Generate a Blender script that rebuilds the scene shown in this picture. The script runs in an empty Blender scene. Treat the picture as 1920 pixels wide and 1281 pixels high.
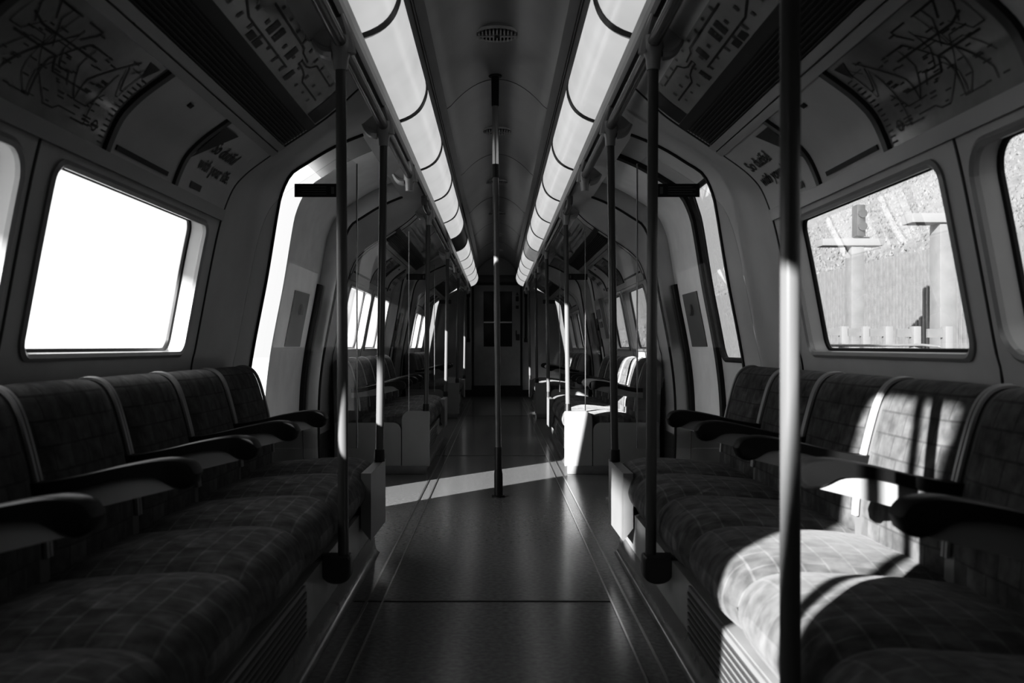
import bpy, bmesh, math, random
from mathutils import Vector
random.seed(7)
S = bpy.context.scene
COL = S.collection
ORD = ['first', 'second', 'third', 'fourth', 'fifth', 'sixth', 'seventh', 'eighth', 'ninth', 'tenth',
       'eleventh', 'twelfth', 'thirteenth', 'fourteenth', 'fifteenth', 'sixteenth']
SIDE = {1: 'right', -1: 'left'}
CAMZ, F, VX, VY = 0.8, 1867.0, 932.0, 650.0

# ------------------------------------------------------------------ materials
def new_mat(name):
    m = bpy.data.materials.new(name); m.use_nodes = True
    nt = m.node_tree; nt.nodes.clear()
    out = nt.nodes.new('ShaderNodeOutputMaterial')
    return m, nt, out

def g(v): return (v, v, v, 1)

def plain(name, v, rough=0.5, metal=0.0, spec=0.5, noise=0.0, nscale=8.0, bump=0.0, bscale=200.0, coat=0.0):
    m, nt, out = new_mat(name)
    b = nt.nodes.new('ShaderNodeBsdfPrincipled')
    b.inputs['Base Color'].default_value = g(v)
    b.inputs['Roughness'].default_value = rough
    b.inputs['Metallic'].default_value = metal
    b.inputs['Specular IOR Level'].default_value = spec
    b.inputs['Coat Weight'].default_value = coat
    tc = nt.nodes.new('ShaderNodeTexCoord')
    if noise:
        n = nt.nodes.new('ShaderNodeTexNoise'); n.inputs['Scale'].default_value = nscale; n.inputs['Detail'].default_value = 6
        nt.links.new(tc.outputs['Object'], n.inputs['Vector'])
        r = nt.nodes.new('ShaderNodeMapRange')
        r.inputs['From Min'].default_value = 0.3; r.inputs['From Max'].default_value = 0.7
        r.inputs['To Min'].default_value = v * (1 - noise); r.inputs['To Max'].default_value = v * (1 + noise)
        nt.links.new(n.outputs['Fac'], r.inputs['Value'])
        nt.links.new(r.outputs['Result'], b.inputs['Base Color'])
    if bump:
        n2 = nt.nodes.new('ShaderNodeTexNoise'); n2.inputs['Scale'].default_value = bscale
        nt.links.new(tc.outputs['Object'], n2.inputs['Vector'])
        bp = nt.nodes.new('ShaderNodeBump'); bp.inputs['Strength'].default_value = bump; bp.inputs['Distance'].default_value = 0.002
        nt.links.new(n2.outputs['Fac'], bp.inputs['Height']); nt.links.new(bp.outputs['Normal'], b.inputs['Normal'])
    nt.links.new(b.outputs['BSDF'], out.inputs['Surface'])
    return m

def fabric(name, axes, seam):
    """checked woven seat cover: small blocks in several greys with thin dark seams"""
    m, nt, out = new_mat(name)
    b = nt.nodes.new('ShaderNodeBsdfPrincipled')
    b.inputs['Roughness'].default_value = 0.95
    b.inputs['Specular IOR Level'].default_value = 0.12
    b.inputs['Sheen Weight'].default_value = 0.12
    b.inputs['Sheen Roughness'].default_value = 0.5
    tc = nt.nodes.new('ShaderNodeTexCoord'); sp = nt.nodes.new('ShaderNodeSeparateXYZ'); cb = nt.nodes.new('ShaderNodeCombineXYZ')
    nt.links.new(tc.outputs['Object'], sp.inputs[0])
    nt.links.new(sp.outputs[axes[0]], cb.inputs[0]); nt.links.new(sp.outputs[axes[1]], cb.inputs[1])
    br = nt.nodes.new('ShaderNodeTexBrick')
    br.offset = 0.5
    br.inputs['Color1'].default_value = g(0.08); br.inputs['Color2'].default_value = g(0.115); br.inputs['Mortar'].default_value = g(seam)
    br.inputs['Scale'].default_value = 1.0; br.inputs['Mortar Size'].default_value = 0.0024
    br.inputs['Brick Width'].default_value = 0.075; br.inputs['Row Height'].default_value = 0.05
    nt.links.new(cb.outputs[0], br.inputs['Vector'])
    n = nt.nodes.new('ShaderNodeTexNoise'); n.inputs['Scale'].default_value = 26; n.inputs['Detail'].default_value = 5
    nt.links.new(tc.outputs['Object'], n.inputs['Vector'])
    r = nt.nodes.new('ShaderNodeMapRange')
    r.inputs['From Min'].default_value = 0.3; r.inputs['From Max'].default_value = 0.7
    r.inputs['To Min'].default_value = 0.55; r.inputs['To Max'].default_value = 1.4
    nt.links.new(n.outputs['Fac'], r.inputs['Value'])
    mx = nt.nodes.new('ShaderNodeMix'); mx.data_type = 'RGBA'; mx.blend_type = 'MULTIPLY'; mx.inputs['Factor'].default_value = 1.0
    nt.links.new(br.outputs['Color'], mx.inputs['A']); nt.links.new(r.outputs['Result'], mx.inputs['B'])
    nt.links.new(mx.outputs['Result'], b.inputs['Base Color'])
    n2 = nt.nodes.new('ShaderNodeTexNoise'); n2.inputs['Scale'].default_value = 500
    nt.links.new(tc.outputs['Object'], n2.inputs['Vector'])
    bp = nt.nodes.new('ShaderNodeBump'); bp.inputs['Strength'].default_value = 0.35; bp.inputs['Distance'].default_value = 0.002
    nt.links.new(n2.outputs['Fac'], bp.inputs['Height']); nt.links.new(bp.outputs['Normal'], b.inputs['Normal'])
    nt.links.new(b.outputs['BSDF'], out.inputs['Surface'])
    return m

def glass(name, tint=0.92, rough=0.0, ior=1.45, haze_veil=0.0):
    m, nt, out = new_mat(name)
    tr = nt.nodes.new('ShaderNodeBsdfTransparent'); tr.inputs['Color'].default_value = g(tint)
    gl = nt.nodes.new('ShaderNodeBsdfGlossy'); gl.inputs['Roughness'].default_value = rough
    fr = nt.nodes.new('ShaderNodeFresnel'); geo = nt.nodes.new('ShaderNodeNewGeometry')      # a thin pane: same reflection from both faces
    ri = nt.nodes.new('ShaderNodeMapRange'); ri.inputs['To Min'].default_value = ior; ri.inputs['To Max'].default_value = 1 / ior
    nt.links.new(geo.outputs['Backfacing'], ri.inputs['Value']); nt.links.new(ri.outputs['Result'], fr.inputs['IOR'])
    mx = nt.nodes.new('ShaderNodeMixShader')
    nt.links.new(fr.outputs[0], mx.inputs[0]); nt.links.new(tr.outputs[0], mx.inputs[1]); nt.links.new(gl.outputs[0], mx.inputs[2])
    last = mx
    if haze_veil:  # translucent veil in the pane stands in for the haze outside
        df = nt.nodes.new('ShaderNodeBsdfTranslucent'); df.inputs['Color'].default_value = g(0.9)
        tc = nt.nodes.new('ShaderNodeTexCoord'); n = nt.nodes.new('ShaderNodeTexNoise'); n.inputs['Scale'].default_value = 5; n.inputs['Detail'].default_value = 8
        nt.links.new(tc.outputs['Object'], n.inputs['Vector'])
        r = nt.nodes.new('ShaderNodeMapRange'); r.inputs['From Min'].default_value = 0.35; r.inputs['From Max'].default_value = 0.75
        r.inputs['To Min'].default_value = haze_veil * 0.4; r.inputs['To Max'].default_value = haze_veil * 1.6
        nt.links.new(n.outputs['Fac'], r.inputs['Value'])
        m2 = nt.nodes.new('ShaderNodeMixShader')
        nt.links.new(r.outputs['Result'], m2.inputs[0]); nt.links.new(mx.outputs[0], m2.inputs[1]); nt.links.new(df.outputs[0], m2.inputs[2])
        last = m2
    nt.links.new(last.outputs[0], out.inputs['Surface'])
    return m

def lamp_mat(name, e):
    m, nt, out = new_mat(name)
    b = nt.nodes.new('ShaderNodeBsdfPrincipled')
    b.inputs['Base Color'].default_value = g(0.22); b.inputs['Roughness'].default_value = 0.25
    tc = nt.nodes.new('ShaderNodeTexCoord'); n = nt.nodes.new('ShaderNodeTexNoise'); n.inputs['Scale'].default_value = 3
    nt.links.new(tc.outputs['Object'], n.inputs['Vector'])
    r = nt.nodes.new('ShaderNodeMapRange'); r.inputs['To Min'].default_value = e * 0.8; r.inputs['To Max'].default_value = e * 1.2
    nt.links.new(n.outputs['Fac'], r.inputs['Value'])
    b.inputs['Emission Color'].default_value = g(1.0)
    nt.links.new(r.outputs['Result'], b.inputs['Emission Strength'])
    nt.links.new(b.outputs['BSDF'], out.inputs['Surface'])
    return m

M = dict(
    wall=plain('wall_plastic', 0.46, 0.42, noise=0.06, nscale=5),
    pillar=plain('pillar_plastic', 0.44, 0.45, noise=0.06, nscale=4),
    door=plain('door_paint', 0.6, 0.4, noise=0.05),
    doorfar=plain('door_lit_tone', 0.85, 0.5, noise=0.05),  # far leaves made paler to stand in for light falling on them
    ceil=plain('ceiling_laminate', 0.20, 0.35, noise=0.08, nscale=4),
    trimdark=plain('dark_trim', 0.10, 0.35),
    trim=plain('grey_trim', 0.33, 0.28),
    metal=plain('brushed_metal', 0.55, 0.25, metal=0.9),
    black=plain('black_rubber', 0.012, 0.5),
    pole=plain('painted_pole', 0.115, 0.25, spec=0.35),
    white=plain('white_panel', 0.24, 0.45, noise=0.04),
    base=plain('plinth_panel', 0.34, 0.22, noise=0.06),
    skirt=plain('skirting_vinyl', 0.16, 0.18, noise=0.2, nscale=9),
    kick=plain('dark_kick', 0.06, 0.35),
    floor=plain('floor_vinyl', 0.17, 0.2, noise=0.22, nscale=60, bump=0.06, bscale=25, spec=0.35),
    louvre=plain('louvre_black', 0.025, 0.4),
    arm=plain('armrest_black', 0.010, 0.42, spec=0.35),
    armside=plain('armrest_grey', 0.30, 0.4),
    shell=plain('seat_shell_grey', 0.17, 0.4),
    fback=fabric('moquette_back', (1, 2), 0.062),
    fcush=fabric('moquette_cushion', (1, 0), 0.15),
    glass=glass('window_glass', 0.93, haze_veil=0.08),
    clear=glass('screen_glass', 0.96, ior=1.35),
    darkglass=plain('dark_glass', 0.01, 0.3),
    lamp=lamp_mat('lit_diffuser', 0.42),
    lampdim=lamp_mat('dim_diffuser', 0.16),
    lampoff=plain('unlit_housing', 0.05, 0.4),
    paper=plain('poster_paper', 0.34, 0.25, noise=0.05),
    paper2=plain('map_paper', 0.24, 0.14, noise=0.35, nscale=3.5),
    ink=plain('ink_black', 0.015, 0.4),
    inkgrey=plain('ink_grey', 0.08, 0.4),
    sticker=plain('sticker_black', 0.008, 0.5),
    stickgrey=plain('sticker_grey', 0.14, 0.5),
    plate=plain('notice_plate', 0.06, 0.4),
    bank=plain('bank_grass', 0.10, 0.9, noise=0.3, nscale=2.5),
    bush=plain('hill_scrub', 0.11, 0.9, noise=0.3, nscale=2.2),
    fence=plain('fence_steel', 0.095, 0.7, noise=0.15),
    concrete=plain('pale_concrete', 0.10, 0.8, noise=0.15, nscale=6),
    signal=plain('signal_black', 0.012, 0.6),
    troughp=plain('white_post', 0.12, 0.7),
    ground=plain('track_ballast', 0.16, 0.95, noise=0.3, nscale=12),
    platform=plain('platform_slab', 0.42, 0.85, noise=0.1, nscale=3),
    blocker=plain('sun_blocker_panel', 0.2, 0.9, noise=0.2, nscale=4),  # surface of the added board that blocks the sun
)

# ------------------------------------------------------------------ mesh helpers
class MB:
    def __init__(s): s.v = []; s.f = []
    def add(s, vs, fs):
        o = len(s.v); s.v += [tuple(p) for p in vs]; s.f += [tuple(i + o for i in f) for f in fs]
    def grid(s, rows, flip=False):
        n = len(rows[0]); vs = [p for r in rows for p in r]; fs = []
        for i in range(len(rows) - 1):
            for j in range(n - 1):
                q = (i * n + j, i * n + j + 1, (i + 1) * n + j + 1, (i + 1) * n + j)
                fs.append(q[::-1] if flip else q)
        s.add(vs, fs)
    def loft(s, rings, caps=True):
        """closed rings"""
        n = len(rings[0]); vs = [p for r in rings for p in r]; fs = []
        for i in range(len(rings) - 1):
            for j in range(n):
                k = (j + 1) % n
                fs.append((i * n + j, i * n + k, (i + 1) * n + k, (i + 1) * n + j))
        if caps:
            fs.append(tuple(range(n - 1, -1, -1))); b = (len(rings) - 1) * n; fs.append(tuple(range(b, b + n)))
        s.add(vs, fs)
    def box(s, x0, x1, y0, y1, z0, z1, bev=0.0):
        bm = bmesh.new()
        bmesh.ops.create_cube(bm, size=1.0)
        for v in bm.verts:
            v.co = Vector(((x0 + x1) / 2 + v.co.x * (x1 - x0), (y0 + y1) / 2 + v.co.y * (y1 - y0), (z0 + z1) / 2 + v.co.z * (z1 - z0)))
        if bev:
            bmesh.ops.bevel(bm, geom=list(bm.edges), offset=bev, segments=2, affect='EDGES', profile=0.6)
        bm.verts.index_update()
        s.add([v.co.copy() for v in bm.verts], [[v.index for v in f.verts] for f in bm.faces]); bm.free()
    def prism(s, pts, axis, a, b):
        """polygon in the two remaining axes extruded along axis"""
        def P(p, t):
            return {'x': (t, p[0], p[1]), 'y': (p[0], t, p[1]), 'z': (p[0], p[1], t)}[axis]
        s.loft([[P(p, a) for p in pts], [P(p, b) for p in pts]])
    def tube(s, path, r, n=12, caps=True):
        path = [Vector(p) for p in path]
        if not isinstance(r, (list, tuple)): r = [r] * len(path)
        rings = []
        up = None
        for i, p in enumerate(path):
            t = (path[min(i + 1, len(path) - 1)] - path[max(i - 1, 0)]).normalized()
            if up is None:
                up = Vector((1, 0, 0)) if abs(t.x) < 0.9 else Vector((0, 0, 1))
            u = (up - t * up.dot(t)).normalized(); w = t.cross(u); up = u
            rings.append([tuple(p + (u * math.cos(2 * math.pi * k / n) + w * math.sin(2 * math.pi * k / n)) * r[i]) for k in range(n)])
        s.loft(rings, caps)
    def build(s, name, mat, parent=None, loc=None, ang=35, sg=1):
        vs = [(p[0] * sg, p[1], p[2]) for p in s.v]
        me = bpy.data.meshes.new(name)
        me.from_pydata(vs, [], s.f); me.update()
        bm = bmesh.new(); bm.from_mesh(me)
        bmesh.ops.remove_doubles(bm, verts=bm.verts, dist=1e-5)
        bmesh.ops.recalc_face_normals(bm, faces=bm.faces)
        bm.to_mesh(me); bm.free()
        me.materials.append(mat)
        for p in me.polygons: p.use_smooth = True
        me.set_sharp_from_angle(angle=math.radians(ang))
        o = bpy.data.objects.new(name, me); COL.objects.link(o)
        if parent: o.parent = parent
        if loc: o.location = loc
        return o

TRIM = [0]
def tag(o, label=None, cat=None, group=None, kind=None):
    if label: o['label'] = label
    if cat: o['category'] = cat
    if group: o['group'] = group
    if kind: o['kind'] = kind
    if kind == 'structure' and o.name.startswith('trim_'):
        TRIM[0] += 1; o.name = 'trim_%d' % TRIM[0]
    return o
def thing(name, label, cat, loc=(0, 0, 0), group=None):
    o = bpy.data.objects.new(name, None); COL.objects.link(o); o.location = loc; o.empty_display_size = 0.1
    return tag(o, label, cat, group)
def dup(root, loc, label):
    r = root.copy(); COL.objects.link(r); r.location = loc; r['label'] = label
    for ch in list(root.children):
        c = ch.copy(); COL.objects.link(c); c.parent = r
        for gch in list(ch.children):
            d = gch.copy(); COL.objects.link(d); d.parent = c
    return r

# ------------------------------------------------------------------ the car's cross-section
def catmull(pts, n=8):
    out = []
    for i in range(len(pts) - 1):
        p0 = pts[max(i - 1, 0)]; p1 = pts[i]; p2 = pts[i + 1]; p3 = pts[min(i + 2, len(pts) - 1)]
        for k in range(n):
            t = k / n
            out.append(tuple(0.5 * (2 * p1[a] + (p2[a] - p0[a]) * t + (2 * p0[a] - 5 * p1[a] + 4 * p2[a] - p3[a]) * t * t + (3 * p1[a] - p0[a] - 3 * p2[a] + p3[a]) * t ** 3) for a in (0, 1)))
    out.append(pts[-1]); return out
class Prof:
    def __init__(s, pts, smooth=True):
        s.p = catmull(pts) if smooth else list(pts)
        s.c = [0.0]
        for a, b in zip(s.p, s.p[1:]): s.c.append(s.c[-1] + math.dist(a, b))
        s.L = s.c[-1]
    def at(s, t, off=0.0):
        """t in 0..1 of the length from the floor up; off > 0 goes outwards"""
        d = min(max(t, 0), 1) * s.L
        i = 0
        while i < len(s.c) - 2 and s.c[i + 1] < d: i += 1
        k = (d - s.c[i]) / max(s.c[i + 1] - s.c[i], 1e-9)
        a, b = s.p[i], s.p[i + 1]
        x = a[0] + (b[0] - a[0]) * k; z = a[1] + (b[1] - a[1]) * k
        if off:
            i0, i1 = max(i - 1, 0), min(i + 2, len(s.p) - 1)
            tx, tz = s.p[i1][0] - s.p[i0][0], s.p[i1][1] - s.p[i0][1]
            l = math.hypot(tx, tz) or 1
            x += off * tz / l; z += -off * tx / l
        return x, z
    def t_of_z(s, z):
        for i in range(len(s.p) - 1):
            if s.p[i][1] <= z <= s.p[i + 1][1]:
                k = (z - s.p[i][1]) / max(s.p[i + 1][1] - s.p[i][1], 1e-9)
                return (s.c[i] + k * (s.c[i + 1] - s.c[i])) / s.L
        return 1.0
    def t_of_r(s, r):
        """the point (above the camera's height) seen at slope r = x / (z - camera height)"""
        best, bt = 9, 0
        for k in range(2001):
            x, z = s.at(k / 2000)
            if z > CAMZ + 0.05:
                e = abs(x / (z - CAMZ) - r)
                if e < best: best, bt = e, k / 2000
        return bt
BAY = Prof([(1.06, 0.0), (1.07, 0.4), (1.052, 0.72), (1.036, 0.80), (0.966, 1.165), (0.92, 1.318), (0.868, 1.39), (0.775, 1.46),
            (0.733, 1.487), (0.623, 1.56), (0.565, 1.603), (0.52, 1.645), (0.435, 1.725)])
DOORP = Prof([(1.06, 0.0), (1.07, 0.4), (1.046, 0.71), (0.976, 1.09), (0.932, 1.36), (0.912, 1.45), (0.872, 1.53), (0.806, 1.576),
              (0.693, 1.644), (0.56, 1.70), (0.435, 1.735)])
def lerp(a, b, k): return a + (b - a) * k

def hole_panel(prof, y0, y1, hole=None, rad=0.06, off=0.0, t0=0.0, t1=1.0, thick=0.0, nrow=70, depth=0.05):
    """sheet following the section between y0 and y1 with a round-cornered opening (ya, yb, ta, tb)
    -> (MB sheet, MB reveal, loop fn, list of pane rows)"""
    mb, rv = MB(), MB()
    rows = [lerp(t0, t1, k / nrow) for k in range(nrow + 1)]
    pane = []
    if hole:
        ya, yb, ta, tb = hole
        rt = rad / prof.L
        for k in range(9):
            a = k / 8 * math.pi / 2
            rows += [ta + rt * (1 - math.cos(a)), tb - rt * (1 - math.cos(a))]
        rows = sorted(set(round(r, 6) for r in rows)); rt = max(rt, 1e-6)
        def inset(t):
            d = min(t - ta, tb - t)
            if d >= rt: return 0.0
            c = 1 - max(d, 0) / rt
            return rad * (1 - math.sqrt(max(0, 1 - c * c)))
    def pt(t, y, o=0.0):
        x, z = prof.at(t, off + o); return (x, y, z)
    seg = lambda a, b: [lerp(a, b, j / 6) for j in range(7)]
    if not hole:
        mb.grid([[pt(t, y) for y in seg(y0, y1)] for t in rows])
    else:
        eps = 1e-5
        lo = [t for t in rows if t <= ta + eps]; mid = [t for t in rows if ta - eps <= t <= tb + eps]; hi = [t for t in rows if t >= tb - eps]
        im = [ya + rad] + [yb - rad]
        ys = [y0, ya + rad, lerp(ya + rad, yb - rad, .5), yb - rad, y1]
        if len(lo) > 1: mb.grid([[pt(t, y) for y in ys] for t in lo])
        if len(hi) > 1: mb.grid([[pt(t, y) for y in ys] for t in hi])
        mb.grid([[pt(t, y0), pt(t, ya + inset(t))] for t in mid])
        mb.grid([[pt(t, yb - inset(t)), pt(t, y1)] for t in mid])
        loop = [(t, ya + inset(t)) for t in mid] + [(t, yb - inset(t)) for t in reversed(mid)]
        rv.loft([[pt(t, y) for t, y in loop], [pt(t, y, depth) for t, y in loop]], caps=False)
        pane = [[(t, lerp(ya + inset(t), yb - inset(t), j / 4)) for j in range(5)] for t in mid]
        loop_pts = lambda o: [pt(t, y, o) for t, y in loop]
        return mb, rv, loop_pts, lambda o: [[pt(t, y, o) for t, y in r] for r in pane]
    return mb, rv, None, None

def ring_tube(mb, pts, r):
    pts = [p for i, p in enumerate(pts) if i == 0 or math.dist(p, pts[i - 1]) > 1e-4]
    if math.dist(pts[0], pts[-1]) < 1e-4: pts.pop()
    n = len(pts); rings = []
    for i in range(n):
        a, b = Vector(pts[i - 1]), Vector(pts[(i + 1) % n]); t = (b - a).normalized()
        up = Vector((1, 0, 0.2)); u = (up - t * up.dot(t)).normalized(); w = t.cross(u); p = Vector(pts[i])
        rings.append([tuple(p + (u * math.cos(k * math.pi / 3) + w * math.sin(k * math.pi / 3)) * r) for k in range(6)])
    mb.loft(rings + [rings[0]], caps=False)

def strip(prof, ta, tb, y0, y1, th, sg=1, n=6, base=0.0):
    """thin raised band on the inner face between two heights of the section"""
    mb = MB(); ring = []
    ts = [lerp(ta, tb, k / n) for k in range(n + 1)]
    sec = [prof.at(t, -base - th) for t in ts] + [prof.at(t, -base + 0.004) for t in reversed(ts)]
    mb.loft([[(x, y0, z) for x, z in sec], [(x, y1, z) for x, z in sec]])
    return mb

# bays and doorways along the car (y ranges)
BAYS = [(0.72, 3.42), (6.35, 8.95), (11.55, 13.75)]
DOORS = [(-1.15, 0.42), (4.2, 5.95), (9.65, 10.95), (14.35, 15.4)]
YB, YE = -4.2, 16.1
PILLARS = [(-1.7, -1.15, 0), (0.42, 0.72, 1), (3.42, 4.2, 0), (5.95, 6.35, 1), (8.95, 9.65, 0), (10.95, 11.55, 1), (13.75, 14.35, 0)]

# ------------------------------------------------------------------ floor, ceiling, ends
mb = MB(); mb.box(-1.06, 1.06, YB, YE, -0.05, 0.0); tag(mb.build('floor', M['floor']), kind='structure')
ctop = [(0.435, 1.725), (0.446, 1.80), (0.37, 1.995), (0.325, 1.975), (0.303, 2.025), (0.299, 2.04), (0.27, 2.085), ] + [(0.25 - 0.025 * k, 2.10 + 0.145 * (1 - (1 - k / 10) ** 2)) for k in range(11)]
sec = ctop + [(-x, z) for x, z in reversed(ctop[:-1])]
mb = MB(); mb.grid([[(x, y, z) for x, z in sec] for y in (YB, 0, 4, 8, 12, YE)])
tag(mb.build('ceiling', M['ceil'], ang=20), kind='structure')
# light-tight roof skin above the lining
mb = MB()
osec = [(0.98, 1.74), (0.85, 1.9), (0.6, 2.12), (0.2, 2.31), (0, 2.33)]; osec = osec + [(-x, z) for x, z in reversed(osec[:-1])]
mb.grid([[(x, y, z) for x, z in osec] for y in (YB - 0.1, YE + 0.1)])
tag(mb.build('trim_roof', M['trimdark']), kind='structure')
mb = MB()
for y in (3.25, 5.38, 7.47, 9.6, 11.6, 13.7):
    ps = [(x, z - 0.002) for x, z in sec if abs(x) <= 0.272]
    mb.loft([[(x, y - 0.004, z) for x, z in ps] + [(x, y - 0.004, z + 0.01) for x, z in reversed(ps)],
             [(x, y + 0.004, z) for x, z in ps] + [(x, y + 0.004, z + 0.01) for x, z in reversed(ps)]])
tag(mb.build('trim_ceiling_seams', M['trimdark']), kind='structure')
for sg in (1, -1):
    mb = MB(); mb.box(0.297, 0.303, YB, YE - 0.02, 2.015, 2.03)
    mb.box(0.432, 0.443, YB, YE - 0.02, 1.712, 1.745)
    tag(mb.build('trim_light_groove_' + SIDE[sg], M['black'], sg=sg), kind='structure')
    # metal threshold strips in the floor
    for x, w in ((0.358, 0.003), (0.408, 0.004)):
        mb = MB(); mb.box(x - w, x + w, YB, YE - 0.3, -0.001, 0.0025)
        tag(mb.build('trim_floor_strip_' + SIDE[sg], M['metal'], sg=sg), kind='structure')
for y in (3.13, 7.3, 11.5):
    mb = MB(); mb.box(-0.45, 0.36, y - 0.004, y + 0.004, -0.001, 0.0015); mb.box(-0.45, 0.36, y - 0.012, y - 0.010, -0.001, 0.0015)
    tag(mb.build('trim_floor_seam', M['kick']), kind='structure')

# end walls
full = [(x, z) for x, z in DOORP.p] + ctop[1:]
full = full + [(-x, z) for x, z in reversed(full)]
mb = MB(); mb.prism(full, 'y', YB - 0.06, YB); tag(mb.build('wall_back', M['wall']), kind='structure')
mb = MB(); mb.prism(full, 'y', YE, YE + 0.06); tag(mb.build('wall_end', M['wall']), kind='structure')

def PX(x, y, Y):
    return ((x - VX) / F * Y, Y, CAMZ + (VY - y) / F * Y)

# ------------------------------------------------------------------ end door
Y = YE - 0.035
dr = tag(thing('door_1', None, None, (0, YE, 0)), kind='structure')
zt, zb = 1.79, 0.17
mb = MB(); mb.box(-0.375, 0.375, -0.04, -0.002, zb, zt, 0.006); mb.build('door_leaf', M['base'], dr)
mb = MB()
for x0, x1, z0, z1 in ((-0.405, -0.378, 0, 1.82), (0.378, 0.405, 0, 1.82), (-0.405, 0.405, 1.795, 1.835)):
    mb.box(x0, x1, -0.03, -0.001, z0, z1)
mb.build('door_frame', M['black'], dr)
mb = MB(); mb.box(-0.6, 0.6, -0.02, -0.001, 0.0, 0.17); mb.build('kick_plate', M['black'], dr)
wx0, wx1 = (907 - VX) / F * YE, (960 - VX) / F * YE
wz0, wz1 = CAMZ + 1 / F * YE * (650 - 650), CAMZ + (650 - 547) / F * YE
win = MB(); win.box(wx0, wx1, -0.05, -0.038, wz0, wz1, 0.004); w = win.build('door_window', M['darkglass'], dr)
mb = MB(); zz = lerp(wz0, wz1, 0.44); mb.box(wx0, wx1, -0.056, -0.05, zz - 0.012, zz + 0.012); mb.build('window_bar', M['metal'], w)
mb = MB(); mb.box(0.305, 0.365, -0.055, -0.04, 0.90, 1.0, 0.004); mb.box(0.30, 0.318, -0.07, -0.04, 0.97, 1.06, 0.004); mb.build('door_lock', M['kick'], dr)
mb = MB(); mb.prism([(0.305, 1.63), (0.345, 1.63), (0.325, 1.68)], 'y', -0.044, -0.039)
mb.box(0.302, 0.348, -0.044, -0.039, 1.53, 1.61); mb.box(0.302, 0.348, -0.044, -0.039, 1.41, 1.46); mb.build('warning_sticker', M['sticker'], dr)
for sg in (1, -1):
    t = tag(thing('trim_end_panel_' + SIDE[sg], None, None, (0, YE, 0)), kind='structure')
    mb = MB(); mb.box(0.41, 0.52, -0.035, -0.002, 0.1, 1.80, 0.004); mb.build('side_panel', M['base'], t, sg=sg)
    mb = MB(); mb.tube([(0.462, -0.04, 0.9), (0.462, -0.085, 0.93), (0.462, -0.085, 1.60), (0.462, -0.04, 1.63)], 0.018, 8); h = mb.build('grab_handle', M['black'], t, sg=sg)
    mb = MB(); mb.box(0.435, 0.49, -0.045, -0.03, 0.87, 0.93, 0.004); mb.box(0.435, 0.49, -0.045, -0.03, 1.60, 1.66, 0.004); mb.build('handle_mount', M['black'], h, sg=sg)
mb = MB(); mb.box(-0.55, 0.55, YE - 0.05, YE - 0.001, 1.835, 1.95, 0.01); tag(mb.build('trim_end_header', M['trimdark']), kind='structure')

# ------------------------------------------------------------------ side walls, windows, posters
TW0, TW1 = BAY.t_of_z(0.775), BAY.t_of_r(2.36)
R63, R82, R88, R106, R118, R205, R23 = [BAY.t_of_r(r) for r in (0.615, 0.82, 0.88, 1.06, 1.18, 2.0, 2.25)]
n_win = 0
def build_windowpanel(sg, y0, y1, hole, rad):
    global n_win
    sheet, rev, loop, pane = hole_panel(BAY, y0, y1, hole, rad=rad, depth=0.06)
    w = sheet.build('wall_' + SIDE[sg], M['wall'], sg=sg, ang=30); tag(w, kind='structure')
    n_win += 1
    wt = tag(thing('window_%d' % n_win, None, None, (0, 0, 0)), kind='structure')
    rev.build('window_reveal', M['wall'], wt, sg=sg)
    mb = MB(); ring_tube(mb, loop(0.055), 0.008); mb.build('window_gasket', M['black'], wt, sg=sg)
    # raised round-cornered frame lip inside
    mb = MB(); ring_tube(mb, [p for p in loop(0.0)], 0.011); mb.build('window_frame', M['trim'], wt, sg=sg)
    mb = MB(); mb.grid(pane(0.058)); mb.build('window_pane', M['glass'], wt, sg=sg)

def ribbon(mb, fn, pts, w):
    m = max(1, int(w / 0.012))
    for a, b in zip(pts, pts[1:]):
        dx, dy = b[0] - a[0], b[1] - a[1]; l = math.hypot(dx, dy) or 1
        nx, ny = -dy / l * w / 2, dx / l * w / 2; e = min(w * .3, 0.002); ex, ey = dx / l * e, dy / l * e
        n = max(1, int(l / 0.015))
        rows = []
        for k in range(n + 1):
            px, py = lerp(a[0] - ex, b[0] + ex, k / n), lerp(a[1] - ey, b[1] + ey, k / n)
            rows.append([fn(px + nx * q, py + ny * q) for q in [1 - 2 * h / m for h in range(m + 1)]])
        mb.grid(rows)
def rect(mb, fn, u0, u1, v0, v1): ribbon(mb, fn, [((u0), (v0 + v1) / 2), (u1, (v0 + v1) / 2)], abs(v1 - v0))

def text_mesh(txt, size, fn, mb, align='LEFT'):
    cu = bpy.data.curves.new('lettering', 'FONT'); cu.body = txt; cu.size = size; cu.align_x = align; cu.offset = 0.0012
    o = bpy.data.objects.new('lettering', cu); COL.objects.link(o)
    bpy.context.view_layer.update()
    me = o.evaluated_get(bpy.context.evaluated_depsgraph_get()).to_mesh()
    mb.add([fn(v.co.x, v.co.y) for v in me.vertices], [tuple(p.vertices) for p in me.polygons])
    o.to_mesh_clear(); bpy.data.objects.remove(o); bpy.data.curves.remove(cu)

def sheet_poster(name, label, cat, group, sg, ta, tb, y0, y1, mat, prof=BAY):
    p = thing(name, label, cat, (0, 0, 0), group)
    strip(prof, ta, tb, y0, y1, 0.006, n=14).build('poster_sheet', mat, p, sg=sg)
    return p

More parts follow.
